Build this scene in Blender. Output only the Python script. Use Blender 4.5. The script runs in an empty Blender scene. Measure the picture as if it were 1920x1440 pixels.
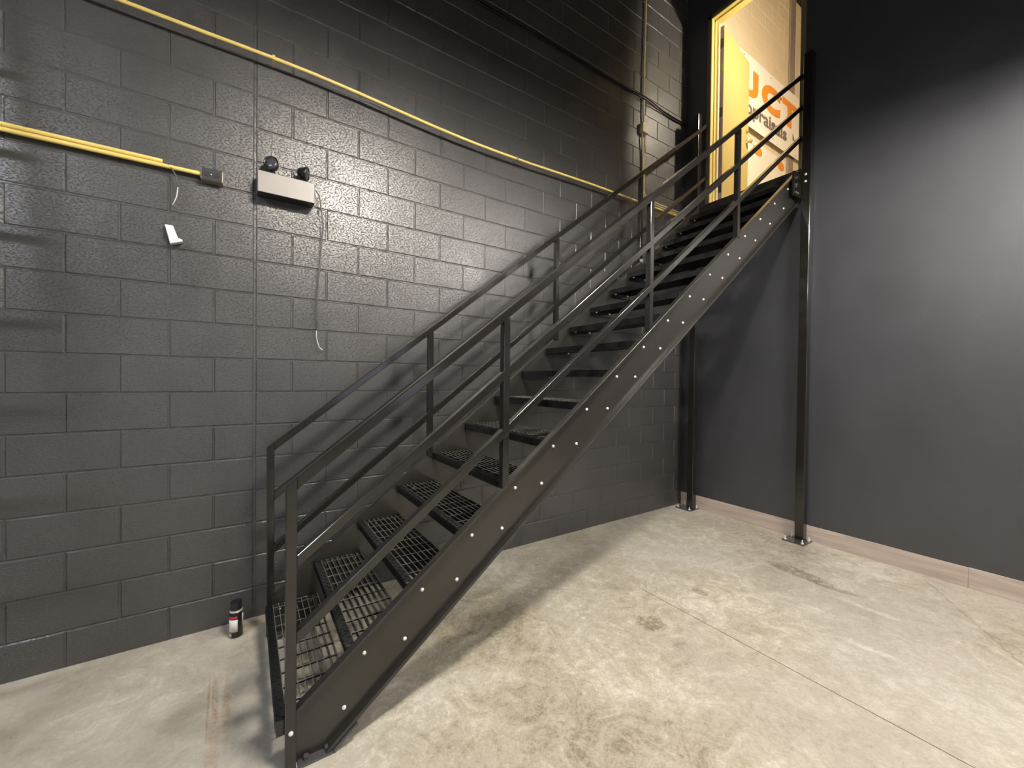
import bpy, bmesh, math, random
from mathutils import Vector, Matrix

S = bpy.context.scene
C = S.collection
random.seed(7)
PI = math.pi

# ------------------------------------------------------------------ camera, world, exposure
cd = bpy.data.cameras.new('camera'); cam = bpy.data.objects.new('camera', cd); C.objects.link(cam)
cd.sensor_fit = 'HORIZONTAL'; cd.sensor_width = 36.0; cd.lens = 754.807 / 1920 * 36.0
cd.clip_start = 0.02; cd.clip_end = 60
rx = Vector((0.83380811, -0.55194001, 0.01123678))
ux = Vector((-0.00270881, 0.01626376, 0.99986407))
fx = Vector((0.55204774, 0.8337252, -0.01206575))
M = Matrix((rx, ux, -fx)).transposed().to_4x4(); M.translation = Vector((-0.04644, -2.96093, 1.50567))
cam.matrix_world = M
S.camera = cam
S.view_settings.view_transform = 'Standard'; S.view_settings.look = 'None'
S.view_settings.gamma = 1.0; S.view_settings.use_curve_mapping = False
S.view_settings.exposure = 0.0
W = bpy.data.worlds.new('world'); S.world = W; W.use_nodes = True
W.node_tree.nodes['Background'].inputs[0].default_value = (0.62, 0.68, 0.9, 1)
W.node_tree.nodes['Background'].inputs[1].default_value = 0.03
TUBE = 700.0      # strip light tubes
PEND = 790.0     # bulb in the upstairs room
COOL_FILL = .9        # glowing panes added in the unseen back wall for cool fill

# ------------------------------------------------------------------ material helpers
def newmat(name):
    m = bpy.data.materials.new(name); m.use_nodes = True
    nt = m.node_tree; b = nt.nodes['Principled BSDF']
    return m, nt, b
def N(nt, t, **k):
    n = nt.nodes.new(t)
    for a, v in k.items(): setattr(n, a, v)
    return n
def setin(n, **k):
    for a, v in k.items(): n.inputs[a].default_value = v
def noise(nt, scale, detail=4, rough=.55, vec=None, dist=0):
    n = N(nt, 'ShaderNodeTexNoise'); n.inputs['Scale'].default_value = scale
    n.inputs['Detail'].default_value = detail; n.inputs['Roughness'].default_value = rough
    n.inputs['Distortion'].default_value = dist
    if vec is not None: nt.links.new(vec, n.inputs['Vector'])
    return n.outputs['Fac']
def ramp(nt, src, stops):
    r = N(nt, 'ShaderNodeValToRGB'); nt.links.new(src, r.inputs['Fac'])
    el = r.color_ramp.elements
    while len(el) < len(stops): el.new(.5)
    for e, (p, c) in zip(el, stops):
        e.position = p; e.color = (c, c, c, 1) if isinstance(c, (int, float)) else (*c, 1)
    return r.outputs['Color']
def mix(nt, f, a, b, mode='MIX'):
    n = N(nt, 'ShaderNodeMix', data_type='RGBA', blend_type=mode)
    for s, v in ((n.inputs[0], f), (n.inputs[6], a), (n.inputs[7], b)):
        if isinstance(v, (int, float)): s.default_value = v
        elif isinstance(v, tuple): s.default_value = (*v, 1)
        else: nt.links.new(v, s)
    return n.outputs[2]
def math_(nt, op, a, b=None, clamp=False):
    n = N(nt, 'ShaderNodeMath', operation=op, use_clamp=clamp)
    for i, v in enumerate((a, b)):
        if v is None: continue
        if isinstance(v, (int, float)): n.inputs[i].default_value = v
        else: nt.links.new(v, n.inputs[i])
    return n.outputs[0]
def bump(nt, b, h, dist, strength=1.0):
    n = N(nt, 'ShaderNodeBump'); n.inputs['Distance'].default_value = dist; n.inputs['Strength'].default_value = strength
    nt.links.new(h, n.inputs['Height']); nt.links.new(n.outputs['Normal'], b.inputs['Normal']); nt.links.new(n.outputs['Normal'], b.inputs['Coat Normal'])
def pos(nt): return N(nt, 'ShaderNodeNewGeometry').outputs['Position']
def mapped(nt, v, scale=(1, 1, 1), rot=(0, 0, 0), loc=(0, 0, 0)):
    n = N(nt, 'ShaderNodeMapping'); n.inputs['Scale'].default_value = scale
    n.inputs['Rotation'].default_value = rot; n.inputs['Location'].default_value = loc
    nt.links.new(v, n.inputs['Vector']); return n.outputs['Vector']
def plain(name, col, rough=.5, metal=0.0, spec=.5, bs=0, bd=.001, coat=0):
    m, nt, b = newmat(name)
    setin(b, **{'Base Color': (*col, 1), 'Roughness': rough, 'Metallic': metal, 'Specular IOR Level': spec, 'Coat Weight': coat})
    b.inputs['Coat Roughness'].default_value = .12
    if bs: bump(nt, b, noise(nt, bs, 3, vec=pos(nt)), bd)
    return m
def emit(name, col, s):
    m, nt, b = newmat(name)
    setin(b, **{'Base Color': (*col, 1), 'Emission Color': (*col, 1), 'Emission Strength': s, 'Roughness': .4})
    return m

# ---- painted block wall (near black, satin, pitted) and its beige twin upstairs
def block_paint(name, col, rough, bumpd, lo=.8, hi=1.2, spec=.5, coat=0):
    m, nt, b = newmat(name)
    P = pos(nt)
    big = noise(nt, 1.3, 3, vec=P)
    f = ramp(nt, big, [(.3, lo), (.7, hi)])
    c = mix(nt, 1.0, col, f, 'MULTIPLY')
    sp = ramp(nt, noise(nt, 38, 2, .5, mapped(nt, P, (1, 1, 1.0))), [(.79, 0.0), (.82, 1.0)])
    c = mix(nt, math_(nt, 'MULTIPLY', sp, .25), c, tuple(min(1, x * 3 + .1) for x in col))
    nt.links.new(c, b.inputs['Base Color'])
    r = ramp(nt, noise(nt, 5, 4, vec=P), [(.3, rough - .07), (.7, rough + .08)])
    nt.links.new(r, b.inputs['Roughness'])
    b.inputs['Specular IOR Level'].default_value = spec
    b.inputs['Coat Weight'].default_value = coat; b.inputs['Coat Roughness'].default_value = .42
    pit = ramp(nt, noise(nt, 85, 5, .62, mapped(nt, P, (1, 1, 1.7), (0, .5, 0))), [(.34, 0.0), (.48, 1.0)])
    fine = noise(nt, 190, 3, .6, P)
    h = math_(nt, 'ADD', pit, math_(nt, 'MULTIPLY', fine, .5))
    bump(nt, b, h, bumpd)
    return m
M_BLOCK = block_paint('black_block_paint', (.051, .0485, .0470), .35, .0017, spec=1.0, coat=.6)
M_BEIGE = block_paint('beige_block_paint', (.84, .71, .50), .6, .0012, .93, 1.05)

def drywall(name, col, rough=.5):
    m, nt, b = newmat(name)
    P = pos(nt)
    f = ramp(nt, noise(nt, 1.6, 5, .6, mapped(nt, P, (1, 1, .6))), [(.32, .86), (.68, 1.14)])
    c = mix(nt, 1.0, col, f, 'MULTIPLY')
    nt.links.new(c, b.inputs['Base Color'])
    r = ramp(nt, noise(nt, 3, 4, vec=P), [(.3, rough - .05), (.7, rough + .06)])
    nt.links.new(r, b.inputs['Roughness'])
    b.inputs['Specular IOR Level'].default_value = .9; b.inputs['Coat Weight'].default_value = .4; b.inputs['Coat Roughness'].default_value = .45
    h = math_(nt, 'ADD', noise(nt, 260, 3, vec=P), math_(nt, 'MULTIPLY', noise(nt, 4, 4, vec=P), 2.2))
    bump(nt, b, h, .0009)
    return m
M_DRY = drywall('charcoal_drywall_paint', (.046, .047, .056), .42)
M_DARKCEIL = plain('black_ceiling_paint', (.012, .012, .012), .8)
M_ROOM = plain('grey_room_paint', (.10, .10, .11), .7, bs=40)
M_UPW = plain('cream_wall_paint', (.62, .52, .38), .7, bs=40)

# ---- concrete floor
def concrete():
    m, nt, b = newmat('worn_concrete')
    P = pos(nt)
    a = noise(nt, .9, 6, .6, P, .6); bb = noise(nt, 5.5, 9, .72, P, 1.6); cc = noise(nt, 26, 7, .74, P, 1.4)
    v = math_(nt, 'ADD', math_(nt, 'MULTIPLY', a, .3), math_(nt, 'ADD', math_(nt, 'MULTIPLY', bb, .34), math_(nt, 'ADD', math_(nt, 'MULTIPLY', cc, .22), math_(nt, 'MULTIPLY', noise(nt, 85, 4, .7, P, .8), .14))))
    col = ramp(nt, v, [(.41, (.27, .226, .155)), (.465, (.46, .405, .295)), (.525, (.60, .548, .430)), (.59, (.84, .79, .67))])
    # greyer to the left and near the wall: trowelled patches
    g = ramp(nt, noise(nt, .55, 4, .5, mapped(nt, P, loc=(3.1, 1.7, 0))), [(.42, 0.0), (.6, 1.0)])
    col = mix(nt, math_(nt, 'MULTIPLY', g, .55), col, mix(nt, cc, (.42, .39, .33), (.68, .64, .57)))
    sep = N(nt, 'ShaderNodeSeparateXYZ'); nt.links.new(P, sep.inputs[0])
    X_, Y_ = sep.outputs[0], sep.outputs[1]
    lo = ramp(nt, X_, [(0.0, 1.0), (.55, 0.0)])
    col = mix(nt, math_(nt, 'MULTIPLY', lo, .5), col, mix(nt, bb, (.45, .41, .36), (.70, .65, .57)))
    nd = math_(nt, 'MULTIPLY', math_(nt, 'SUBTRACT', noise(nt, 14, 5, .7, P), .5), 1.0)
    def blob(cx, cy, rxx, ryy, ang, edge=.55, wob=1.6):
        dx = math_(nt, 'SUBTRACT', X_, cx); dy = math_(nt, 'SUBTRACT', Y_, cy)
        ca, sa = math.cos(ang), math.sin(ang)
        u = math_(nt, 'DIVIDE', math_(nt, 'ADD', math_(nt, 'MULTIPLY', dx, ca), math_(nt, 'MULTIPLY', dy, sa)), rxx)
        w = math_(nt, 'DIVIDE', math_(nt, 'SUBTRACT', math_(nt, 'MULTIPLY', dy, ca), math_(nt, 'MULTIPLY', dx, sa)), ryy)
        d = math_(nt, 'ADD', math_(nt, 'MULTIPLY', u, u), math_(nt, 'MULTIPLY', w, w))
        d = math_(nt, 'ADD', d, math_(nt, 'MULTIPLY', nd, wob))
        return math_(nt, 'MULTIPLY', math_(nt, 'SUBTRACT', 1.0, d), 1 / edge, True)
    spk = ramp(nt, noise(nt, 30, 5, .75, P, 1.0), [(.40, .15), (.58, 1.0)])
    def stain(col, mask, amount, c, broken=False):
        m_ = math_(nt, 'MULTIPLY', mask, amount)
        if broken: m_ = math_(nt, 'MULTIPLY', m_, spk)
        return mix(nt, m_, col, c)
    for (cx, cy, a1, a2, ang, am) in ((2.06, -1.38, .10, .10, 0, .65), (3.60, -1.58, .09, .26, -.1, .62), (3.55, -1.86, .04, .17, .2, .5), (2.665, -1.33, .04, .07, 0, .6), (3.75, -1.25, .05, .1, .6, .3)):
        col = stain(col, blob(cx, cy, a1, a2, ang), am * 1.15, (.17, .125, .06), True)
    for (cx, cy, a1, a2, ang, am) in ((2.91, -2.22, .03, .16, .1, .7), (3.42, -2.05, .035, .22, 0, .5), (3.1, -1.9, .06, .2, .3, .3), (1.6, -1.75, .12, .3, .8, .35), (.9, -1.2, .1, .35, 1.2, .3), (4.05, -1.75, .05, .3, .2, .3)):
        col = stain(col, blob(cx, cy, a1, a2, ang, .8, 3.0), am, (.86, .82, .72), True)
    for (cx, cy, a1, a2, ang, am) in ((-.185, -.68, .006, .26, .03, .8), (-.16, -.66, .014, .21, .05, .75), (-.115, -.76, .022, .25, .0, .65), (-.155, -.95, .03, .3, 0, .45)):
        col = stain(col, blob(cx, cy, a1, a2, ang, .8, .9), am * .8, (.36, .18, .07), True)
    col = stain(col, blob(.05, -.11, .16, .06, .1, .9, .8), .8, (.70, .62, .44))
    col = stain(col, blob(-.1, -.2, .10, .08, .1, .9, .8), .6, (.74, .68, .54))
    # wandering hairline crack on the right
    cr = math_(nt, 'ABSOLUTE', math_(nt, 'SUBTRACT', math_(nt, 'ADD', math_(nt, 'SUBTRACT', X_, 4.141), math_(nt, 'MULTIPLY', math_(nt, 'ADD', Y_, 2.261), -1.59)), math_(nt, 'MULTIPLY', nd, .16)))
    crm = math_(nt, 'MULTIPLY', math_(nt, 'SUBTRACT', .02, cr), 60, True)
    crm = math_(nt, 'MULTIPLY', crm, math_(nt, 'LESS_THAN', Y_, -2.15))
    col = stain(col, crm, .4, (.22, .18, .13))
    # saw-cut control joint, dusty pale near the wall and dark farther out
    jd = math_(nt, 'ABSOLUTE', math_(nt, 'SUBTRACT', math_(nt, 'SUBTRACT', X_, 2.345), math_(nt, 'MULTIPLY', nd, .006)))
    jm = math_(nt, 'MULTIPLY', math_(nt, 'SUBTRACT', .0035, jd), 700, True)
    far_ = math_(nt, 'LESS_THAN', Y_, -1.05)
    col = stain(col, math_(nt, 'MULTIPLY', jm, far_), .8, (.10, .08, .05))
    col = stain(col, math_(nt, 'MULTIPLY', jm, math_(nt, 'SUBTRACT', 1.0, far_)), .7, (.72, .66, .52))
    # specks and crumbs of paint
    s1 = ramp(nt, noise(nt, 60, 2, .5, P), [(.76, 0.0), (.79, 1.0)])
    s2 = ramp(nt, noise(nt, 43, 2, .5, mapped(nt, P, loc=(5, 2, 1))), [(.20, 1.0), (.23, 0.0)])
    col = stain(col, s1, .6, (.85, .82, .74)); col = stain(col, s2, .55, (.15, .11, .07))
    nt.links.new(col, b.inputs['Base Color'])
    nt.links.new(ramp(nt, bb, [(.3, .42), (.7, .62)]), b.inputs['Roughness'])
    b.inputs['Specular IOR Level'].default_value = .35
    h = math_(nt, 'ADD', math_(nt, 'MULTIPLY', cc, .6), math_(nt, 'SUBTRACT', noise(nt, 130, 3, .6, P), math_(nt, 'MULTIPLY', jm, 2.0)))
    bump(nt, b, h, .0012)
    return m
M_FLOOR = concrete()

# ---- glossy black enamel on the steel, bare zinc, yellow conduit and the rest
def enamel(name, rough=.16, col=(.017, .0152, .013), bs=14, bd=.00012):
    m, nt, b = newmat(name)
    P = pos(nt)
    setin(b, **{'Base Color': (*col, 1), 'Specular IOR Level': .6, 'Coat Weight': .35})
    b.inputs['Coat Roughness'].default_value = .1
    nt.links.new(ramp(nt, noise(nt, 7, 4, vec=P), [(.3, rough - .04), (.7, rough + .05)]), b.inputs['Roughness'])
    bump(nt, b, noise(nt, bs, 2, vec=P), bd)
    return m
M_STEEL = enamel('black_gloss_enamel')
M_STRING = enamel('black_satin_enamel', .36, (.027, .0243, .020), 5, .0003)
M_NOSE = enamel('black_checker_enamel', .2, (.012, .012, .012), 60, .0006)
M_GRATE_SHEEN = plain('painted_grating_sheen', (.20, .19, .175), .32, 0, 1.0, coat=.6)  # light sheen on the bar tops, put into the base colour
M_ZINC = plain('zinc_bolt', (.95, .94, .90), .3, .15)
M_PLATE = plain('wet_grey_black_paint', (.11, .105, .11), .16, .3, .8, bs=40, bd=.001, coat=.5)
M_WETBLACK = enamel('fresh_black_paint', .09, (.016, .016, .017), 60, .003)
M_YEL = plain('yellow_conduit_paint', (.80, .62, .18), .38, bs=30)
M_CREAMPIPE = plain('cream_conduit_paint', (.66, .56, .32), .4, bs=30)
M_BASE = None
def base_trim():
    m, nt, b = newmat('tan_base_board')
    P = pos(nt)
    v = noise(nt, 3, 5, .6, mapped(nt, P, (1, .5, 7)), .6)
    nt.links.new(ramp(nt, v, [(.35, (.51, .41, .35)), (.55, (.62, .52, .46)), (.7, (.70, .60, .52))]), b.inputs['Base Color'])
    b.inputs['Roughness'].default_value = .65
    bump(nt, b, v, .002); return m
M_BASE = base_trim()
M_DOOR = plain('yellow_door_paint', (.58, .455, .165), .42, bs=25)
M_FRAME = plain('yellow_frame_paint', (.80, .64, .20), .4, bs=25)
M_FRAME_SHADE = plain('shaded_frame_face', (.20, .16, .09), .5)  # dark tone of the unlit frame face, put into the colour
M_EDGE = plain('bare_door_edge', (.36, .30, .30), .5, bs=40)
M_HINGE = plain('aged_hinge_metal', (.10, .08, .07), .4, .6)
M_CREAM = plain('cream_gloss', (.80, .68, .50), .4)
M_LIME = plain('lime_sticker', (.36, .56, .06), .5)
M_BRASS = plain('brass_lock', (.70, .55, .30), .25, .8)
M_BANNER = plain('white_banner_vinyl', (.95, .89, .79), .5)
M_POSTER = plain('cream_poster_paper', (.90, .84, .72), .6)
M_ORANGE = plain('orange_print', (.86, .30, .03), .5)
M_GREYINK = plain('grey_print', (.19, .16, .13), .5)
M_BOXW = plain('satin_beige_box_cover', (.30, .275, .25), .42, bs=200, bd=.0003)
M_BLKPL = plain('black_plastic', (.012, .012, .013), .3)
M_LENS = plain('dark_lamp_lens', (.05, .05, .055), .22)
M_GALV = plain('galvanised_box', (.34, .31, .24), .35, .5)
M_OUTBLK = plain('grey_receptacle', (.045, .045, .045), .3)
M_WHITE = plain('white_plastic', (.86, .84, .82), .4)
M_WIRE = plain('grey_wire', (.10, .09, .085), .5)
M_WIREW = plain('bare_wire_end', (.80, .77, .74), .35)
M_CABLE = plain('black_cable', (.008, .008, .008), .4)
M_CAN = plain('black_can_paint', (.015, .013, .015), .3)
M_RED = plain('red_label', (.62, .03, .05), .45)
M_RIM = plain('silver_rim', (.75, .72, .68), .3, .7)
M_TUBE = emit('lit_tube', (1.0, .935, .83), TUBE)
M_TUBE2 = emit('lit_neutral_tube', (1.0, .94, .87), TUBE * .9)
M_TUBE_ADDED = emit('added_cool_tube', (.86, .91, 1.0), TUBE * .62)
M_BULB = emit('lit_bulb', (1.0, .87, .68), PEND)
M_FILL_PANE = emit('cool_fill_glow', (.72, .80, 1.0), COOL_FILL)
M_HOOD = plain('white_reflector', (.8, .8, .78), .4)
M_DUST = plain('grey_film', (.06, .055, .05), .5)

# ------------------------------------------------------------------ mesh helpers
def obj(name, bm, mat, parent=None, smooth=False, recalc=True):
    if recalc: bmesh.ops.recalc_face_normals(bm, faces=bm.faces)
    me = bpy.data.meshes.new(name); bm.to_mesh(me); bm.free()
    if smooth:
        for p in me.polygons: p.use_smooth = True
    o = bpy.data.objects.new(name, me); C.objects.link(o)
    for mm in (mat if isinstance(mat, (list, tuple)) else [mat]): me.materials.append(mm)
    if parent is not None: o.parent = parent
    return o
def tag(o, label, cat, group=None, kind=None):
    o['label'] = label; o['category'] = cat
    if group: o['group'] = group
    if kind: o['kind'] = kind
    return o
def thing(name, label, cat, loc=(0, 0, 0), group=None):
    o = bpy.data.objects.new(name, None); C.objects.link(o); o.location = loc
    return tag(o, label, cat, group)
def part(name, bm, mat, parent, label=None, smooth=False):
    """child built in world coordinates under a parent that stands elsewhere"""
    o = obj(name, bm, mat, None, smooth)
    wp = Vector((0, 0, 0)); q = parent
    while q is not None: wp += q.location; q = q.parent
    o.parent = parent; o.location = -wp if parent.type == 'EMPTY' else Vector((0, 0, 0)) - wp
    if label: o['label'] = label
    return o
def struct(name, bm, mat, smooth=False):
    o = obj(name, bm, mat, None, smooth); o['kind'] = 'structure'; return o

def box(bm, x0, x1, y0, y1, z0, z1, bev=0, seg=2, mi=0):
    vs = [bm.verts.new((x, y, z)) for x in (x0, x1) for y in (y0, y1) for z in (z0, z1)]
    fs = [bm.faces.new([vs[i] for i in q]) for q in ((0, 1, 3, 2), (4, 6, 7, 5), (0, 4, 5, 1), (2, 3, 7, 6), (0, 2, 6, 4), (1, 5, 7, 3))]
    for f in fs: f.material_index = mi
    if bev:
        es = {e for f in fs for e in f.edges}
        bmesh.ops.bevel(bm, geom=list(es), offset=bev, segments=seg, profile=.5, affect='EDGES')
    return fs
def prism(bm, pts, axis, a0, a1, bev=0, seg=2):
    """polygon pts extruded along an axis: axis 'y' -> pts are (x,z); 'x' -> (y,z); 'z' -> (x,y)"""
    def mk(p, a):
        return {'y': (p[0], a, p[1]), 'x': (a, p[0], p[1]), 'z': (p[0], p[1], a)}[axis]
    A = [bm.verts.new(mk(p, a0)) for p in pts]; B = [bm.verts.new(mk(p, a1)) for p in pts]
    n = len(pts); fs = [bm.faces.new(A), bm.faces.new(B[::-1])]
    for i in range(n): fs.append(bm.faces.new((A[i], B[i], B[(i + 1) % n], A[(i + 1) % n])))
    if bev:
        es = {e for f in fs for e in f.edges}
        bmesh.ops.bevel(bm, geom=list(es), offset=bev, segments=seg, profile=.5, affect='EDGES')
def cyl(bm, p0, p1, r, seg=16, r1=None, caps=True):
    p0, p1 = Vector(p0), Vector(p1); d = (p1 - p0).normalized()
    a = d.orthogonal().normalized(); b_ = d.cross(a); r1 = r if r1 is None else r1
    A = []; B = []
    for i in range(seg):
        t = 2 * PI * i / seg; o = a * math.cos(t) + b_ * math.sin(t)
        A.append(bm.verts.new(p0 + o * r)); B.append(bm.verts.new(p1 + o * r1))
    for i in range(seg): bm.faces.new((A[i], A[(i + 1) % seg], B[(i + 1) % seg], B[i]))
    if caps: bm.faces.new(A[::-1]); bm.faces.new(B)
def tube(bm, pts, r, seg=10):
    """smooth tube through points (Catmull-Rom)"""
    P = [Vector(p) for p in pts]; Q = []
    for i in range(len(P) - 1):
        a = P[i - 1] if i else P[0] * 2 - P[1]; b_, c = P[i], P[i + 1]; d = P[i + 2] if i + 2 < len(P) else P[-1] * 2 - P[-2]
        n = max(2, int((c - b_).length / .05)); n = min(n, 14)
        for k in range(n):
            t = k / n
            Q.append(.5 * ((2 * b_) + (c - a) * t + (2 * a - 5 * b_ + 4 * c - d) * t * t + (3 * b_ - a - 3 * c + d) * t ** 3))
    Q.append(P[-1]); rings = []; up = None
    for i, q in enumerate(Q):
        d = (Q[min(i + 1, len(Q) - 1)] - Q[max(i - 1, 0)]).normalized()
        if up is None: up = d.orthogonal().normalized()
        up = (up - d * up.dot(d)).normalized(); s = d.cross(up)
        rings.append([bm.verts.new(q + (up * math.cos(2 * PI * k / seg) + s * math.sin(2 * PI * k / seg)) * r) for k in range(seg)])
    for A, B in zip(rings, rings[1:]):
        for k in range(seg): bm.faces.new((A[k], A[(k + 1) % seg], B[(k + 1) % seg], B[k]))
    bm.faces.new(rings[0][::-1]); bm.faces.new(rings[-1])
def lathe(bm, base, axis, prof, seg=28):
    """prof: (radius, height) along axis from base"""
    base = Vector(base); d = Vector(axis).normalized(); a = d.orthogonal().normalized(); b_ = d.cross(a)
    rings = []
    for r, h in prof:
        rings.append([bm.verts.new(base + d * h + (a * math.cos(2 * PI * k / seg) + b_ * math.sin(2 * PI * k / seg)) * max(r, 1e-4)) for k in range(seg)])
    for A, B in zip(rings, rings[1:]):
        for k in range(seg): bm.faces.new((A[k], A[(k + 1) % seg], B[(k + 1) % seg], B[k]))
    bm.faces.new(rings[0][::-1]); bm.faces.new(rings[-1])
def BM(): return bmesh.new()

# ------------------------------------------------------------------ the setting
XR = 4.420            # face of the right wall
ZC = 7.6              # ceiling
def block_wall(bm, x0, x1, z0, z1, y=0.0, cut=True, joint=.0040, slope=.0056, depth=.0050, zoff=-.0148):
    """running-bond block face: each block a raised panel with sloping sides down to the mortar"""
    B, Cc = .4064, .2032
    # backing that carries the joints
    v = [bm.verts.new(p) for p in ((x0, y + depth, z0), (x1, y + depth, z0), (x1, y + depth, z1), (x0, y + depth, z1))]
    bm.faces.new(v)
    k = int(math.floor((z0 - zoff) / Cc)) - 1
    while zoff + k * Cc < z1:
        za = max(z0, zoff + k * Cc); zb = min(z1, zoff + (k + 1) * Cc)
        if k == 0: za = z0
        if zb - za > .02:
            off = 0.0 if k % 2 == 0 else .5
            xs = [x0, x1]
            i = int(math.floor(x0 / B)) - 2
            while (i + off) * B < x1:
                xx = (i + off) * B
                if x0 < xx < x1: xs.append(xx)
                i += 1
            if cut and x0 < 0 < x1: xs.append(0.0)
            xs = sorted(set(round(q, 5) for q in xs))
            for a, b_ in zip(xs, xs[1:]):
                if b_ - a < .03: continue
                r = random.Random(int(a * 1000) + k * 977)
                j = lambda: joint * .5 + r.uniform(-.0008, .0012)
                l, rr, bt, tp = a + j(), b_ - j(), za + (j() if za > z0 else 0), zb - j()
                if cut and abs(a) < 1e-4: l += .003
                if cut and abs(b_) < 1e-4: rr -= .003
                o = [bm.verts.new(p) for p in ((l, y + depth, bt), (rr, y + depth, bt), (rr, y + depth, tp), (l, y + depth, tp))]
                dy = r.uniform(-.0006, .0006)
                m_ = slope
                q = [bm.verts.new(p) for p in ((l + m_, y + dy, bt + m_), (rr - m_, y + dy, bt + m_), (rr - m_, y + dy, tp - m_), (l + m_, y + dy, tp - m_))]
                bm.faces.new(q)
                for t in range(4): bm.faces.new((o[t], o[(t + 1) % 4], q[(t + 1) % 4], q[t]))
        k += 1
    return bm
def orient_minus_y(bm):
    bm.normal_update()
    for f in bm.faces:
        if f.normal.y > 0: f.normal_flip()
bm = BM(); block_wall(bm, -5.0, XR + .1, 0, ZC); orient_minus_y(bm)
o = obj('wall_left', bm, M_BLOCK, recalc=False); o['kind'] = 'structure'
bm = BM(); box(bm, -5.0, XR, .02, .22, -.02, ZC); o2 = obj('wall_core', bm, M_BLOCK, o)
bm = BM(); block_wall(bm, XR + .14, 9.0, 3.56, ZC, cut=False, slope=.004, depth=.0022); orient_minus_y(bm)
o = obj('wall_upstairs', bm, M_BEIGE, recalc=False); o['kind'] = 'structure'
bm = BM(); box(bm, XR, 9.0, .02, .22, 3.0, ZC); obj('wall_core', bm, M_BEIGE, o)

bm = BM(); box(bm, -5.0, 4.6, -9.0, .1, -.12, 0); struct('floor', bm, M_FLOOR)
# right wall of drywall with the door opening upstairs
DY0, DY1, DZ0, DZ1 = -1.250, -.256, 3.545, 5.725
bm = BM()
box(bm, XR, XR + .14, -9.0, DY0, 0, ZC); box(bm, XR, XR + .14, DY1, .019, 0, ZC)
box(bm, XR, XR + .14, DY0, DY1, 0, DZ0); box(bm, XR, XR + .14, DY0, DY1, DZ1, ZC)
struct('wall_right', bm, M_DRY)
bm = BM(); box(bm, -5.15, 9.2, -9.15, .22, ZC, ZC + .1); struct('ceiling', bm, M_DARKCEIL)
bm = BM(); box(bm, -5.15, -5.0, -9.0, .2, 0, ZC); struct('wall_west', bm, M_ROOM)
# back wall with a row of glowing panes added as cool fill light
bm = BM(); box(bm, -5.0, -2.6, -9.15, -9.0, 0, ZC); box(bm, 3.9, XR + .14, -9.15, -9.0, 0, ZC)
box(bm, -2.6, 3.9, -9.15, -9.0, 0, .9); box(bm, -2.6, 3.9, -9.15, -9.0, 2.6, ZC); struct('wall_back', bm, M_ROOM)
w = thing('fill_window_1', 'unseen band of glowing panes added to the back wall for cool fill', 'window', (.65, -9.05, .9)); w['kind'] = 'structure'
bm = BM(); box(bm, -2.6, 3.9, -9.10, -9.08, .9, 2.6); part('fill_pane', bm, M_FILL_PANE, w)
bm = BM()
for xx in (-2.6, -1.3, 0, 1.3, 2.6, 3.84): box(bm, xx, xx + .06, -9.08, -9.02, .9, 2.6)
box(bm, -2.6, 3.9, -9.08, -9.02, .9, .96); box(bm, -2.6, 3.9, -9.08, -9.02, 2.54, 2.6); part('fill_pane_frame', bm, M_HOOD, w)
# upstairs room shell
bm = BM(); box(bm, XR + .14, 9.0, -4.6, .2, 3.35, 3.553); box(bm, XR + .004, XR + .142, DY0 + .001, DY1 - .001, 3.546, 3.553); struct('floor_upstairs', bm, plain('grey_upstairs_floor', (.42, .37, .29), .5))
bm = BM(); box(bm, 8.9, 9.05, -4.6, 0, 3.56, ZC); struct('wall_upstairs_end', bm, M_UPW)
bm = BM(); box(bm, XR + .14, 9.0, -4.75, -4.6, 3.35, ZC); struct('wall_upstairs_side', bm, M_UPW)
bm = BM(); box(bm, XR + .14, XR + .146, -4.6, DY0 - .01, 3.56, ZC); box(bm, XR + .14, XR + .146, DY1 + .01, 0, 3.56, ZC)
box(bm, XR + .14, XR + .146, DY0, DY1, DZ1 + .01, ZC); struct('wall_upstairs_door', bm, M_UPW)

# tan unpainted base board along the right wall, in butted lengths
bm = BM()
ys = [-.005, -1.222, -2.364, -3.9, -5.6, -7.3, -8.99]
for i in range(len(ys) - 1):
    h = .150 + (.002, -.001, .002, 0, 0, 0)[i]
    box(bm, XR - .006 - (.0015 if i % 2 else 0), XR + .001, ys[i + 1] + .0008, ys[i] - .0008, 0, h, .0012, 1)
struct('baseboard_right', bm, M_BASE)

# ------------------------------------------------------------------ the steel staircase
SL = .7809; CA = math.cos(math.atan(SL))
stair = thing('steel_staircase', 'glossy black steel staircase with grating treads and tube railings, rising to the yellow door', 'staircase', (.1, -.72, 0))
def P_(name, bm, mat, parent=None, label=None, smooth=False): return part(name, bm, mat, parent or stair, label, smooth)

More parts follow.
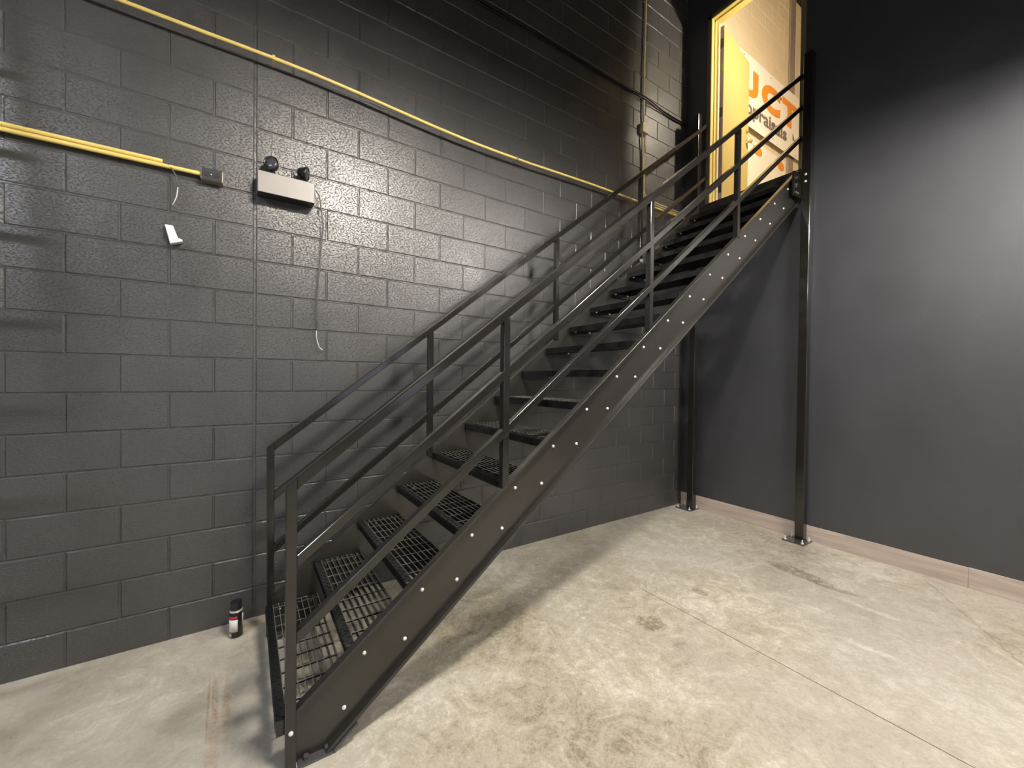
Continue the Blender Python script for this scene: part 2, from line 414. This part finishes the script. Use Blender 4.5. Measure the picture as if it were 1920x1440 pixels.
X0, Z0, RUN, RISE, DB = .1221, .1413, .25392, .19828, .17498
def stringer(yweb, yout, dz, xend, xs0):
    """C channel, toes toward yout; cut square at the floor, level at the top"""
    up = lambda x: SL * x + .135 + dz
    lo = lambda x: SL * x - .178 + dz
    tf = .011 / CA
    ztop = 3.535
    xt = (ztop - .135 - dz) / SL
    bm = BM()
    t = .0065 * (1 if yout < yweb else -1)
    xb = (0.004 + .178 - dz) / SL
    web = [(xs0, .004), (xb, .004), (xend, lo(xend)), (xend, min(ztop, up(xend)))]
    if xt < xend: web.append((xt, ztop))
    web.append((xs0, up(xs0)))
    prism(bm, web, 'y', yweb, yweb - t)
    a, b_ = (yweb - t * .5, yout) if yout > yweb else (yout, yweb - t * .5)
    xe = min(xt, xend)
    prism(bm, [(xs0, up(xs0)), (xs0, up(xs0) - tf), (xe, up(xe) - tf), (xe, up(xe))], 'y', a, b_, .003, 2)
    prism(bm, [(xb - .012, .004 + .0), (xb + .005, .004), (xend, lo(xend)), (xend, lo(xend) + tf), (xb - .004, .004 + tf)], 'y', a, b_, .003, 2)
    return bm
NW, NO = -1.205, -1.243     # near web, near toes
FW, FO = -.258, -.222       # far web, far toes
s1 = P_('stringer', stringer(NW, NO, 0, 4.33, .1192), M_STRING)
s2 = P_('stringer', stringer(FW, FO, .016, 4.285, .0945), M_STRING)
# foot plates laid on the floor under both stringers
for (xa, xb, ya, yb, par) in ((.126, .262, -1.250, -1.15, s1), (.10, .24, -.33, -.215, s2)):
    bm = BM(); box(bm, xa, xb, ya, yb, 0, .009, .002)
    prism(bm, [(xb - .005, .001), (xb + .085, .072), (xb + .079, .080), (xb - .012, .012)], 'y', ya, ya + .030, .002, 1)
    for xx in (xa + .03, xb - .03):
        cyl(bm, (xx, (ya + yb) / 2 - .022, .008), (xx, (ya + yb) / 2 - .022, .022), .011, 6)
    P_('foot_plate', bm, M_PLATE, par)

T = .038
def rail(c, yf, xa, xb):
    """square tube parallel to the pitch; c is the height of its top edge at x=0"""
    hv = T / CA
    bm = BM()
    prism(bm, [(xa, SL * xa + c - hv), (xb, SL * xb + c - hv), (xb, SL * xb + c), (xa, SL * xa + c)], 'y', yf, yf + T, .0035, 3)
    return bm
def post(xa, yf, z0, z1, w=T):
    bm = BM(); box(bm, xa, xa + w, yf, yf + T, z0, z1, .0035, 3); return bm
# near railing
def railing(yf, nx, px, ct, cm, cl, cf, xend, endz=None):
    hv = T / CA
    bm = BM()       # newel, mitred into the top rail
    prism(bm, [(nx, 0), (nx + T, 0), (nx + T, SL * (nx + T) + ct), (nx, SL * nx + ct)], 'y', yf, yf + T, .0035, 3)
    P_('newel_post', bm, M_STEEL)
    P_('top_rail', rail(ct, yf - .0006, nx + T - .001, xend), M_STEEL)
    P_('middle_rail', rail(cm, yf + .0004, nx + T - .001, xend), M_STEEL)
    P_('lower_rail', rail(cl, yf + .0004, nx + T - .001, xend), M_STEEL)
    for x in px: P_('railing_post', post(x, yf + .0008, SL * x + cf - .002, SL * (x + T / 2) + ct - hv + .01), M_STEEL)
railing(NO, .0815, (1.041, 2.172, 3.251), 1.031, .731, .437, .135, XR - .004)
railing(-.272, .057, (1.029, 2.176, 3.264), 1.0525, .763, .456, .152, XR - .004)

# treads: bar grating, checkered nosing, end plates, four bolts
def tread(k):
    nx = .052 + k * .2560 if k < 4 else .052 + k * .2541
    nx = X0 + k * RUN - .070
    zt = Z0 + k * RISE + .041
    D = .275
    ya, yb = NW + .0065 + .002, FW - .0065 - .001
    g = BM()
    h = .030
    for i in range(9):                                     # bearing bars
        x = nx + .037 + (D - .037 - .004) * i / 8
        prism(g, [(x - .0022, zt - h), (x + .0022, zt - h), (x + .0022, zt - .0018), (x + .0015, zt - .0006), (x, zt), (x - .0015, zt - .0006), (x - .0022, zt - .0018)], 'y', ya, yb)
    y = yb - .048
    while y > ya + .02:                                     # twisted cross bars
        box(g, nx + .035, nx + D, y - .003, y + .003, zt - .0065, zt + .0006)
        y -= .1
    t = P_('tread', g, [M_STEEL, M_GRATE_SHEEN])
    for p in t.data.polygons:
        if p.normal.z > .25: p.material_index = 1  # upward faces take the painted sheen, sides stay black
    n = BM()
    box(n, nx, nx + .036, ya, yb, zt - .004, zt + .001, .0012, 1); box(n, nx, nx + .005, ya, yb, zt - .044, zt - .001)
    rr = random.Random(k)
    for i in range(38):                                     # raised lugs
        yy = ya + .014 + i * .0245
        if yy > yb - .012: break
        sx = nx + (.010 if i % 2 else .023)
        a = .5 if i % 2 else -.5
        pts = [(sx + .009 * math.cos(a) * u - .0025 * math.sin(a) * v_, yy + .009 * math.sin(a) * u + .0025 * math.cos(a) * v_) for u, v_ in ((-1, 0), (0, -1), (1, 0), (0, 1))]
        prism(n, pts, 'z', zt, zt + .0028)
        prism(n, [(yy - .008, zt - .034), (yy - .004, zt - .036), (yy + .008, zt - .012), (yy + .004, zt - .010)], 'x', nx - .0018, nx + .001)
    P_('nosing', n, M_NOSE, t)
    for yy in (ya - .001, yb - .005):
        e = BM(); box(e, nx + .002, nx + D, yy, yy + .006, zt - .064, zt - .001, .001, 1); P_('end_plate', e, M_STEEL, t)
    for dx in (0, DB):
        bx, bz = X0 + k * RUN + dx, Z0 + k * RISE
        if not (k == 0 and dx == 0):
            b = BM(); lathe(b, (bx, NW - .0060, bz), (0, -1, 0), [(.0088, 0), (.0088, .002), (.0080, .006), (.0046, .0085), (.001, .0092)], 12)
            P_('bolt', b, M_ZINC, t, 'bright zinc bolt head', True)
        b = BM(); cyl(b, (bx, yb - .001, bz + .012), (bx, yb - .011, bz + .012), .0088, 6); P_('bolt', b, M_ZINC, t, 'bright zinc nut')
    if k == 0:
        b = BM(); lathe(b, (.101, NO, .150), (0, -1, 0), [(.0088, 0), (.0088, .002), (.0080, .006), (.0046, .0085), (.001, .0092)], 12)
        P_('bolt', b, M_ZINC, t, 'bright zinc bolt head', True)
for k in range(17): tread(k)
# dark sill plate that closes the flight against the upper floor
bm = BM(); box(bm, 4.372, XR - .001, -1.262, -.245, 3.44, 3.548, .003); P_('landing_plate', bm, M_STRING)

# support columns with base plates and anchors
def column(x0, x1, y0, y1, px0, px1, py0, py1):
    bm = BM(); box(bm, x0, x1, y0, y1, .012, 4.60, .006, 3)
    c = P_('support_column', bm, M_STEEL)
    bm = BM(); box(bm, px0, px1, py0, py1, 0, .0125, .002); P_('base_plate', bm, M_PLATE, c, 'wet-looking black base plate')
    for a in (px0 + .022, px1 - .022):
        for b_ in (py0 + .022, py1 - .022):
            q = BM(); cyl(q, (a, b_, .012), (a, b_, .023), .012, 6); cyl(q, (a, b_, .023), (a, b_, .047), .0055, 10)
            P_('anchor_bolt', q, M_ZINC, c, 'bright anchor bolt')
    return c
cn = column(4.335, 4.410, -1.338, -1.263, 4.226, 4.411, -1.386, -1.200)
cf = column(4.296, 4.371, -.2335, -.160, 4.226, 4.411, -.252, -.060)
# clip angle and bolts joining the near stringer to its column
bm = BM(); box(bm, 4.19, 4.334, -1.2635, -1.2435, 3.25, 3.47, .002, 1); P_('clip_plate', bm, M_STEEL, cn)
for zz in (3.46, 3.395):
    bm = BM(); lathe(bm, (4.336, -1.30, zz), (-1, 0, 0), [(.011, 0), (.011, .004), (.006, .010), (.001, .011)], 12)
    P_('bolt', bm, M_ZINC, cn, 'bright zinc bolt head', True)
for (xx, zz) in ((4.23, 3.33), (4.23, 3.28), (4.27, 3.28)):
    bm = BM(); lathe(bm, (xx, -1.2635, zz), (0, -1, 0), [(.009, 0), (.009, .003), (.001, .007)], 12)
    P_('bolt', bm, M_GALV, cn, 'dull bolt head', True)

# ------------------------------------------------------------------ upper doorway
d = thing('door_1', 'open yellow steel door in a yellow frame at the head of the stairs', 'door', (XR, -.75, 3.55)); d['kind'] = 'structure'; 
FX = XR - .004
bm = BM()   # casing face strips, their shade painted into the colour
for (y0, y1) in ((-.302, -.256), (-1.250, -1.204)): box(bm, FX, FX + .012, y0, y1, 3.548, DZ1, .002, 1)
box(bm, FX, FX + .012, -1.250, -.256, DZ1 - .046, DZ1, .002, 1)
part('frame_casing', bm, M_FRAME_SHADE, d, 'yellow casing face with its shade painted in')
bm = BM()   # jamb reveals with a stop
for s, ya in ((-1, -.302), (1, -1.204)):
    yb = ya + s * .0
    a, b_ = sorted((ya, ya - s * .045)); box(bm, FX + .012, XR + .145, a, b_, 3.553, DZ1)
    a, b_ = sorted((ya, ya + s * .012)); box(bm, XR + .055, XR + .085, a, b_, 3.553, DZ1 - .046, .002, 1)
box(bm, FX + .012, XR + .145, -1.204, -.302, DZ1 - .046, DZ1); box(bm, XR + .055, XR + .085, -1.204, -.302, DZ1 - .058, DZ1 - .046, .002, 1)
part('door_frame', bm, M_FRAME, d)
bm = BM(); box(bm, XR + .115, XR + .146, -.3205, -.302, 3.553, DZ1 - .05); part('frame_strip', bm, M_CREAM, d, 'cream strip of the frame edge')
L0 = Vector((4.590, -.353, 0)); L1 = Vector((5.420, -.228, 0)); dv = (L1 - L0).normalized(); nv = Vector((-dv.y, dv.x, 0))
bm = BM(); q = [L0, L1, L1 + nv * .044, L0 + nv * .044]
prism(bm, [(v.x, v.y) for v in q], 'z', 3.563, 5.655, .0015, 1)
leaf = part('door_leaf', bm, M_DOOR, d)
bm = BM(); q = [L0 - dv * .003, L0, L0 + nv * .044, L0 - dv * .003 + nv * .044]; prism(bm, [(v.x, v.y) for v in q], 'z', 3.565, 5.653); part('leaf_edge', bm, M_EDGE, leaf, 'bare grey hinge edge of the door')
for zz, mm in ((5.40, M_HINGE), (4.6, M_HINGE), (3.72, M_HINGE)):
    bm = BM(); q0 = L0 - dv * .006 + nv * .004; q1 = L0 - dv * .002 + nv * .040
    prism(bm, [(q0.x, q0.y), (q0.x + .004, q0.y), (q1.x, q1.y), (q1.x - .004, q1.y)], 'z', zz, zz + .11)
    c0 = L0 - dv * .010 + nv * .052; cyl(bm, (c0.x, c0.y, zz), (c0.x, c0.y, zz + .11), .008, 12); part('hinge', bm, mm, leaf, 'dark aged hinge')
bm = BM(); q0 = L0 - dv * .0045 + nv * .006; q1 = L0 - dv * .0045 + nv * .030
prism(bm, [(q0.x, q0.y), (q0.x + .001, q0.y), (q1.x + .001, q1.y), (q1.x, q1.y)], 'z', 5.135, 5.215); part('inspection_sticker', bm, M_LIME, leaf, 'lime green sticker on the door edge')
kb = L1 - dv * .07; kb = Vector((kb.x, kb.y, 4.60))
bm = BM(); lathe(bm, kb, -nv, [(.032, 0), (.032, .005), (.012, .010), (.012, .035), (.026, .045), (.028, .060), (.018, .070)], 24); part('door_knob', bm, M_BRASS, leaf, 'brass door knob', True)
bm = BM(); lathe(bm, kb + Vector((0, 0, .14)), -nv, [(.026, 0), (.026, .006), (.014, .016), (.014, .022)], 24); part('deadbolt', bm, M_BRASS, leaf, 'brass deadbolt cylinder', True)

# ------------------------------------------------------------------ upstairs: banner, poster, pipes, pendant
def text_mesh(s, size, extrude=.0008, bold=.0):
    cu = bpy.data.curves.new('t', 'FONT'); cu.body = s; cu.size = size; cu.extrude = extrude; cu.offset = bold; cu.align_x = 'LEFT'
    t = bpy.data.objects.new('t', cu); C.objects.link(t)
    dg = bpy.context.evaluated_depsgraph_get(); me = bpy.data.meshes.new_from_object(t.evaluated_get(dg))
    bpy.data.objects.remove(t); bpy.data.curves.remove(cu)
    bm = BM(); bm.from_mesh(me); bpy.data.meshes.remove(me); return bm
def place_text(bm, x0, x1, z0, z1, y, ref=None):
    """scale letters into a rectangle on a plane facing -y"""
    xs = [v.co.x for v in bm.verts]; ysv = [v.co.y for v in bm.verts]; a, b_ = min(xs), max(xs); c, e = min(ysv), max(ysv)
    for v in bm.verts:
        v.co = Vector((x0 + (v.co.x - a) / (b_ - a) * (x1 - x0), y - v.co.z, z0 + (v.co.y - c) / (e - c) * (z1 - z0)))
    return bm
BY = -.062
bn = thing('wall_banner', 'white banner with big orange capitals over grey lettering on the beige wall upstairs', 'banner', (6.5, BY, 5.04))
bm = BM()
nx_ = 26
for i in range(nx_):
    xa = 4.95 + (8.05 - 4.95) * i / nx_; xb = 4.95 + (8.05 - 4.95) * (i + 1) / nx_
    f = lambda x: BY + .003 * math.sin(x * 5)
    sg = lambda x: -.012 * math.sin((x - 4.95) / 3.1 * PI)
    v = [bm.verts.new(p) for p in ((xa, f(xa), 5.055 + sg(xa)), (xb, f(xb), 5.055 + sg(xb)), (xb, f(xb), 6.015), (xa, f(xa), 6.015))]; bm.faces.new(v)
    v = [bm.verts.new(p) for p in ((xa, f(xa) + .0015, 5.055 + sg(xa)), (xb, f(xb) + .0015, 5.055 + sg(xb)), (xb, f(xb) + .0015, 6.015), (xa, f(xa) + .0015, 6.015))]; bm.faces.new(v)
part('banner_sheet', bm, M_BANNER, bn)
for ch, xa, xb in (('U', 5.50, 5.99), ('C', 6.10, 6.66), ('T', 6.735, 7.20)):
    bm = place_text(text_mesh(ch, 1, .002, .05), xa, xb, 5.455, 5.840, BY - .006); part('orange_letter', bm, M_ORANGE, bn, 'large orange capital letter')
bm = place_text(text_mesh('Appraisals', 1, .002, .018), 5.42, 6.885, 5.145, 5.405, BY - .006); part('grey_lettering', bm, M_GREYINK, bn, 'grey lower case lettering')
bm = BM(); prism(bm, [(7.09, 5.30), (7.17, 5.30), (7.09, 5.40)], 'y', BY - .007, BY - .004); part('printed_mark', bm, M_GREYINK, bn); bm = BM(); cyl(bm, (6.68, BY - .004, 5.78), (6.68, BY - .007, 5.78), .022, 14)
part('printed_mark', bm, M_GREYINK, bn)
for xx, zz in ((6.36, 5.955), (6.45, 5.10), (7.2, 5.09), (5.6, 5.96)):
    q = BM(); cyl(q, (xx, BY - .001, zz), (xx, BY - .006, zz), .009, 12); part('grommet', q, M_GALV, bn)
ps = thing('wall_poster', 'cream poster with orange print low on the beige wall, under the white banner', 'poster', (6.3, -.03, 4.2))
bm = BM(); box(bm, 5.0, 6.93, -.034, -.030, 3.95, 4.93); part('poster_sheet', bm, M_POSTER, ps)
def blobprint(cx, cz, w_, h_, yy, pw=2.6):
    b = BM(); n = 26; pts = []
    for i in range(n):
        t = 2 * PI * i / n; c_, s_ = math.cos(t), math.sin(t)
        pts.append((cx + w_ * abs(c_) ** (2 / pw) * (1 if c_ > 0 else -1), cz + h_ * abs(s_) ** (2 / pw) * (1 if s_ > 0 else -1)))
    prism(b, pts, 'y', yy, yy + .002); return b
for args in ((6.07, 4.82, .13, .065), (6.79, 4.815, .10, .065)): part('orange_print', blobprint(*args, -.0375), M_ORANGE, ps, 'rounded orange printed shape')
q = BM(); box(q, 5.86, 5.94, -.042, -.035, 4.865, 4.95); part('white_tag', q, M_WHITE, ps, 'small white paper tag')
q = thing('wall_pipe', 'grey painted pipe running up the beige wall behind the banner', 'pipe', (7.15, -.02, 3.56)); bm = BM()
box(bm, 7.05, 7.235, -.028, -.0005, 3.56, ZC - .01, .012, 3); part('pipe_run', bm, plain('grey_pipe_cover', (.30, .25, .21), .5), q)
q = thing('door_track', 'cream flat trim running up the beige wall right of the grey pipe', 'trim', (7.34, -.02, 3.56)); bm = BM()
box(bm, 7.255, 7.43, -.020, -.0005, 3.56, ZC - .6, .004, 2); part('trim_board', bm, M_CREAM, q)
pl = thing('pendant_lamp', 'bare bulb pendant lamp hanging inside the upstairs room', 'lamp', (4.935, -1.655, ZC))
bm = BM(); cyl(bm, (4.935, -1.655, 5.50), (4.935, -1.655, ZC), .004, 8); part('lamp_cord', bm, M_CABLE, pl)
bm = BM(); bmesh.ops.create_uvsphere(bm, u_segments=20, v_segments=12, radius=.075, matrix=Matrix.Translation((4.935, -1.655, 5.36))); part('bulb', bm, M_BULB, pl, 'lit warm bulb', True)
bm = BM(); lathe(bm, (4.935, -1.655, 5.43), (0, 0, 1), [(.022, 0), (.022, .06), (.01, .08)], 16); part('lamp_holder', bm, M_BLKPL, pl, None, True)

# ------------------------------------------------------------------ hooded strip lights of the lower room
def strip_light(cx, cy, cz, L, ang, label, mat=None):
    t = thing('strip_light', label, 'light', (cx, cy, cz), 'hooded strip lights')
    R = Matrix.Rotation(ang, 4, 'Z'); off = Matrix.Translation((cx, cy, cz)) @ R
    def tr(bm): bmesh.ops.transform(bm, matrix=off, verts=bm.verts); return bm
    bm = BM(); h = L / 2 + .03
    pts = [(-.13, .002), (-.05, .075), (.05, .075), (.13, .002), (.133, .004), (.052, .080), (-.052, .080), (-.133, .004)]
    prism(bm, pts, 'x', -h, h)
    for s in (-1, 1): box(bm, s * h - .002, s * h + .002, -.06, .06, .0, .078)
    part('reflector_hood', tr(bm), M_HOOD, t)
    for yy in (-.05, .05):
        bm = BM(); cyl(bm, (-L / 2, yy, .005), (L / 2, yy, .005), .0165, 14); part('tube', tr(bm), mat or M_TUBE, t, 'lit fluorescent tube', True)
    bm = BM()
    for s in (-1, 1): cyl(bm, (s * L * .35, 0, .08), (s * L * .35, 0, ZC - cz), .003, 6)
    part('hanging_wire', tr(bm), M_CABLE, t)
strip_light(.95, -2.5, 3.78, .7, 0, 'white hooded strip light hung over the foot of the stairs')
strip_light(3.2, -3.55, 3.64, .8, 0, 'white hooded strip light hung nearer the plain right wall', M_TUBE2)
strip_light(-2.9, -2.9, 3.74, .8, 0, 'unseen white strip light added out to the left to throw the ladder streaks', M_TUBE_ADDED)  # unseen lamp added to throw the ladder streaks and cool the left wall

# ------------------------------------------------------------------ conduits and fittings on the block wall
hp = thing('yellow_conduit', 'long yellow conduit strapped high across the block wall, above the emergency light', 'conduit', (1.5, -.06, 3.44))
pts = [(-4.9, -.08, 3.435), (-2.5, -.08, 3.437), (-.594, -.08, 3.439), (.090, -.08, 3.446), (.479, -.08, 3.438), (1.245, -.08, 3.396), (1.846, -.08, 3.391), (2.702, -.08, 3.416), (3.300, -.08, 3.424), (4.41, -.08, 3.43)]
bm = BM(); tube(bm, pts, .0105, 12); part('conduit_run', bm, M_YEL, hp, None, True)
for xx, zz in ((-1.6, 3.438), (.092, 3.446), (1.886, 3.391), (3.33, 3.424)):
    bm = BM(); cyl(bm, (xx, -.08, zz), (xx, -.001, zz - .002), .004, 8); box(bm, xx - .008, xx + .008, -.0935, -.067, zz - .014, zz + .014, .003, 2)
    part('conduit_strap', bm, M_GALV if xx > .5 else M_YEL, hp)
lc = thing('yellow_conduit', 'yellow conduit running from the left edge into the metal outlet box', 'conduit', (-1, -.03, 2.66))
bm = BM(); tube(bm, [(-4.9, -.03, 2.655), (-2, -.03, 2.655), (-.7, -.03, 2.660), (-.262, -.03, 2.664)], .0115, 12); part('conduit_run', bm, M_YEL, lc, None, True)
for xx in (-1.25,):
    bm = BM(); box(bm, xx - .01, xx + .01, -.043, .001, 2.642, 2.676, .002, 1); part('conduit_strap', bm, M_YEL, lc)
l2 = thing('yellow_conduit', 'thin yellow conduit lying on top of the one feeding the metal outlet box', 'conduit', (-1.2, -.03, 2.68))
bm = BM(); tube(bm, [(-4.9, -.032, 2.679), (-2, -.032, 2.679), (-.8, -.032, 2.683), (-.43, -.032, 2.684)], .0105, 12); part('conduit_run', bm, M_YEL, l2, None, True)
wr = BM(); tube(wr, [(-.445, -.033, 2.684), (-.405, -.036, 2.672), (-.372, -.04, 2.615), (-.364, -.04, 2.557)], .0036, 8)
o = obj('dangling_wire', wr, M_WIRE, None, True); tag(o, 'thin wire tail curling down from the open end of the yellow conduit', 'wire')
wr = BM(); tube(wr, [(-.364, -.04, 2.557), (-.370, -.04, 2.50), (-.388, -.035, 2.453)], .0026, 8); part('stripped_end', wr, M_WIREW, o, 'pale stripped wire end', True)
ob = thing('outlet_box', 'small metal outlet box with two round receptacles at the end of the yellow conduit', 'outlet', (-.21, 0, 2.63))
bm = BM(); box(bm, -.262, -.160, -.052, .001, 2.629, 2.698, .003, 2); part('outlet_housing', bm, M_GALV, ob)
bm = BM(); box(bm, -.2595, -.163, -.0545, -.0515, 2.631, 2.696, .001, 1); part('cover_plate', bm, M_OUTBLK, ob, 'dark cover plate')
for xx in (-.235, -.192):
    bm = BM(); cyl(bm, (xx, -.054, 2.6635), (xx, -.0585, 2.6635), .0135, 20)
    box(bm, xx - .007, xx - .005, -.0592, -.058, 2.657, 2.669); box(bm, xx + .004, xx + .006, -.0592, -.058, 2.657, 2.669); part('receptacle', bm, M_LENS, ob)
bm = BM(); cyl(bm, (-.2135, -.054, 2.6635), (-.2135, -.0575, 2.6635), .003, 10); part('cover_screw', bm, M_ZINC, ob)
# emergency light
el = thing('emergency_light', 'beige emergency light box with two black lamp heads on top', 'emergency light', (.165, 0, 2.615))
bm = BM(); box(bm, .013, .317, -.030, .001, 2.617, 2.738, .003, 2); part('back_box', bm, M_BLKPL, el)
bm = BM(); box(bm, .010, .320, -.100, -.028, 2.613, 2.742, .005, 3); cov = part('box_cover', bm, [M_BOXW, M_BLKPL], el)
for p in cov.data.polygons:
    if p.normal.z < -.7: p.material_index = 1
def head(c, dirv, neck):
    dirv = Vector(dirv).normalized(); c = Vector(c)
    bm = BM(); lathe(bm, c - dirv * .034, dirv, [(.010, 0), (.022, .004), (.030, .016), (.036, .034), (.043, .052), (.043, .058), (.038, .058), (.036, .053)], 30)
    h = part('lamp_head', bm, M_BLKPL, el, 'black swivel lamp head', True)
    bm = BM(); lathe(bm, c + dirv * .014, dirv, [(.037, 0), (.036, .006), (.020, .011), (.001, .013)], 30); part('lamp_lens', bm, M_LENS, h, 'dark grey lamp lens', True)
    bm = BM(); cyl(bm, (neck, -.062, 2.741), (neck, -.062, 2.755), .017, 18); cyl(bm, (neck, -.062, 2.752), c - dirv * .02, .011, 12); part('swivel_neck', bm, M_BLKPL, h, None, True)
head((.088, -.062, 2.805), (-.45, -1, .12), .088)
head((.258, -.070, 2.800), (.9, -.32, -.12), .228)
# loose cable from the emergency light
pts = [(.310, -.04, 2.735), (.352, -.042, 2.70), (.366, -.040, 2.60), (.378, -.036, 2.50), (.366, -.036, 2.343), (.358, -.036, 2.2), (.348, -.036, 2.06), (.342, -.032, 1.936), (.352, -.026, 1.86), (.343, -.026, 1.812)]
wr = BM(); tube(wr, pts, .0040, 8); o = obj('dangling_wire', wr, M_WIRE, None, True); tag(o, 'long dark wire hanging down the wall from the emergency light', 'wire')
wr = BM(); tube(wr, [(.343, -.026, 1.812), (.345, -.026, 1.76), (.358, -.026, 1.71), (.372, -.026, 1.69)], .0026, 8); cyl(wr, (.366, -.026, 1.698), (.380, -.026, 1.684), .0045, 8); part('stripped_end', wr, M_WIREW, o, 'pale stripped wire end', True)
# small white plastic bracket
bk = thing('sensor_bracket', 'small white plastic sensor bracket stuck on the block wall', 'sensor', (-.38, 0, 2.28))
bm = BM(); prism(bm, [(-.423, 2.342), (-.386, 2.342), (-.362, 2.268), (-.398, 2.236)], 'y', -.034, .001, .005, 3); part('bracket_body', bm, M_WHITE, bk)
bm = BM(); prism(bm, [(-.37, 2.276), (-.343, 2.268), (-.343, 2.257), (-.36, 2.250), (-.397, 2.236)], 'y', -.046, -.006, .004, 2); part('bracket_foot', bm, M_WHITE, bk)
# vertical riser with junction box
vr = thing('cream_riser', 'thin cream conduit dropping to a small junction box left of the yellow door', 'conduit', (3.6, -.02, 4.27))
bm = BM(); tube(bm, [(3.606, -.02, 7.55), (3.606, -.02, 5.68), (3.592, -.02, 4.9), (3.592, -.02, 4.5), (3.602, -.02, 4.32)], .0105, 12); part('conduit_run', bm, M_CREAMPIPE, vr, None, True)
bm = BM(); box(bm, 3.552, 3.648, -.050, .001, 4.222, 4.325, .004, 2); part('junction_box', bm, M_CREAMPIPE, vr)
for q in ([(3.578, -.02, 4.23), (3.575, -.02, 4.15), (3.592, -.02, 4.0), (3.600, -.02, 3.8), (3.600, -.02, 3.60), (3.618, -.022, 3.515), (3.70, -.022, 3.495), (4.0, -.022, 3.492), (4.41, -.022, 3.490)],
          [(3.625, -.02, 4.23), (3.628, -.02, 4.15), (3.612, -.022, 4.0), (3.618, -.022, 3.8), (3.618, -.022, 3.62), (3.64, -.024, 3.545), (3.72, -.024, 3.522), (4.0, -.024, 3.517), (4.41, -.024, 3.515)]):
    bm = BM(); tube(bm, q, .009, 10); part('conduit_tail', bm, M_CREAMPIPE, vr, None, True)
# twin black cables along the wall
cg = 'black cables pinned across the upper block wall'
for i, dz in enumerate((.012, -.016)):
    bm = BM(); pts = [(.2, -.012, 4.62 + dz), (1.2, -.012, 4.60 + dz), (2.2, -.012, 4.61 + dz), (2.9, -.012, 4.605 + dz * .6), (3.29, -.012, 4.612 + dz * .5), (3.57, -.039, 4.602 + dz), (3.62, -.039, 4.603 + dz), (3.92, -.013, 4.597 + dz), (4.15, -.012, 4.592 + dz), (4.405, -.012, 4.604 + dz * .6)]
    tube(bm, pts, .007, 8); o = obj('black_cable', bm, M_CABLE, None, True)
    tag(o, ('upper', 'lower')[i] + ' of the two black cables running across the upper block wall to the corner', 'cable', cg)

# ------------------------------------------------------------------ unseen ladder added left of the view to cast shadow streaks
ld = thing('added_ladder', 'unseen grey ladder leaning on the block wall, added to cast shadow streaks', 'ladder', (-1.45, -.9, 0))
def lp(t): return (-.98 + .78 * t, 4.3 * t)
for xx in (-1.72, -1.21):
    bm = BM(); a, b_ = lp(0), lp(1)
    prism(bm, [(a[0], a[1]), (a[0] + .075, a[1]), (b_[0] + .075, b_[1]), (b_[0], b_[1])], 'x', xx, xx + .028, .003, 1); part('ladder_rail', bm, M_GALV, ld)
z = .3
while z < 4.2:
    t = z / 4.3; a = lp(t); bm = BM(); cyl(bm, (-1.70, a[0] + .037, z), (-1.20, a[0] + .037, z), .018, 12); part('rung', bm, M_GALV, ld, None, True); z += .305

# ------------------------------------------------------------------ spray can
sc = thing('spray_can', 'black spray can with white label and red band on the floor by the stairs', 'spray can', (-.088, -.150, 0))
c = (-.088, -.150, 0)
bm = BM(); lathe(bm, c, (0, 0, 1), [(.030, .001), (.0335, .003), (.0335, .140), (.0325, .146)], 32); part('can_body', bm, M_CAN, sc, None, True)
bm = BM(); lathe(bm, (c[0], c[1], .145), (0, 0, 1), [(.0335, 0), (.035, .0025), (.033, .005), (.027, .010)], 32); part('can_rim', bm, M_RIM, sc, 'silver crimped rim', True)
bm = BM(); lathe(bm, (c[0], c[1], .152), (0, 0, 1), [(.0275, 0), (.0275, .046), (.0265, .050), (.001, .0505)], 32); part('can_cap', bm, M_CAN, sc, 'black cap')
def wrap(z0, z1, a0, a1, mat, name, r=.0339, label=None):
    bm = BM(); n = 14; A = []; B = []
    for i in range(n + 1):
        t = a0 + (a1 - a0) * i / n
        A.append(bm.verts.new((c[0] + r * math.cos(t), c[1] + r * math.sin(t), z0))); B.append(bm.verts.new((c[0] + r * math.cos(t), c[1] + r * math.sin(t), z1)))
    for i in range(n): bm.faces.new((A[i], A[i + 1], B[i + 1], B[i]))
    o = part(name, bm, mat, sc, label, True)
    s = o.modifiers.new('thick', 'SOLIDIFY'); s.thickness = .0004; s.offset = 1
wrap(.036, .106, math.radians(188), math.radians(284), M_WHITE, 'paper_label', label='white label')
wrap(.109, .124, math.radians(188), math.radians(280), M_RED, 'red_band', label='red band')
wrap(.060, .130, math.radians(-32), math.radians(-8), M_WHITE, 'side_label', label='narrow white side label')
wrap(.008, .030, math.radians(190), math.radians(230), M_RIM, 'lower_print', label='pale print at the foot of the can')
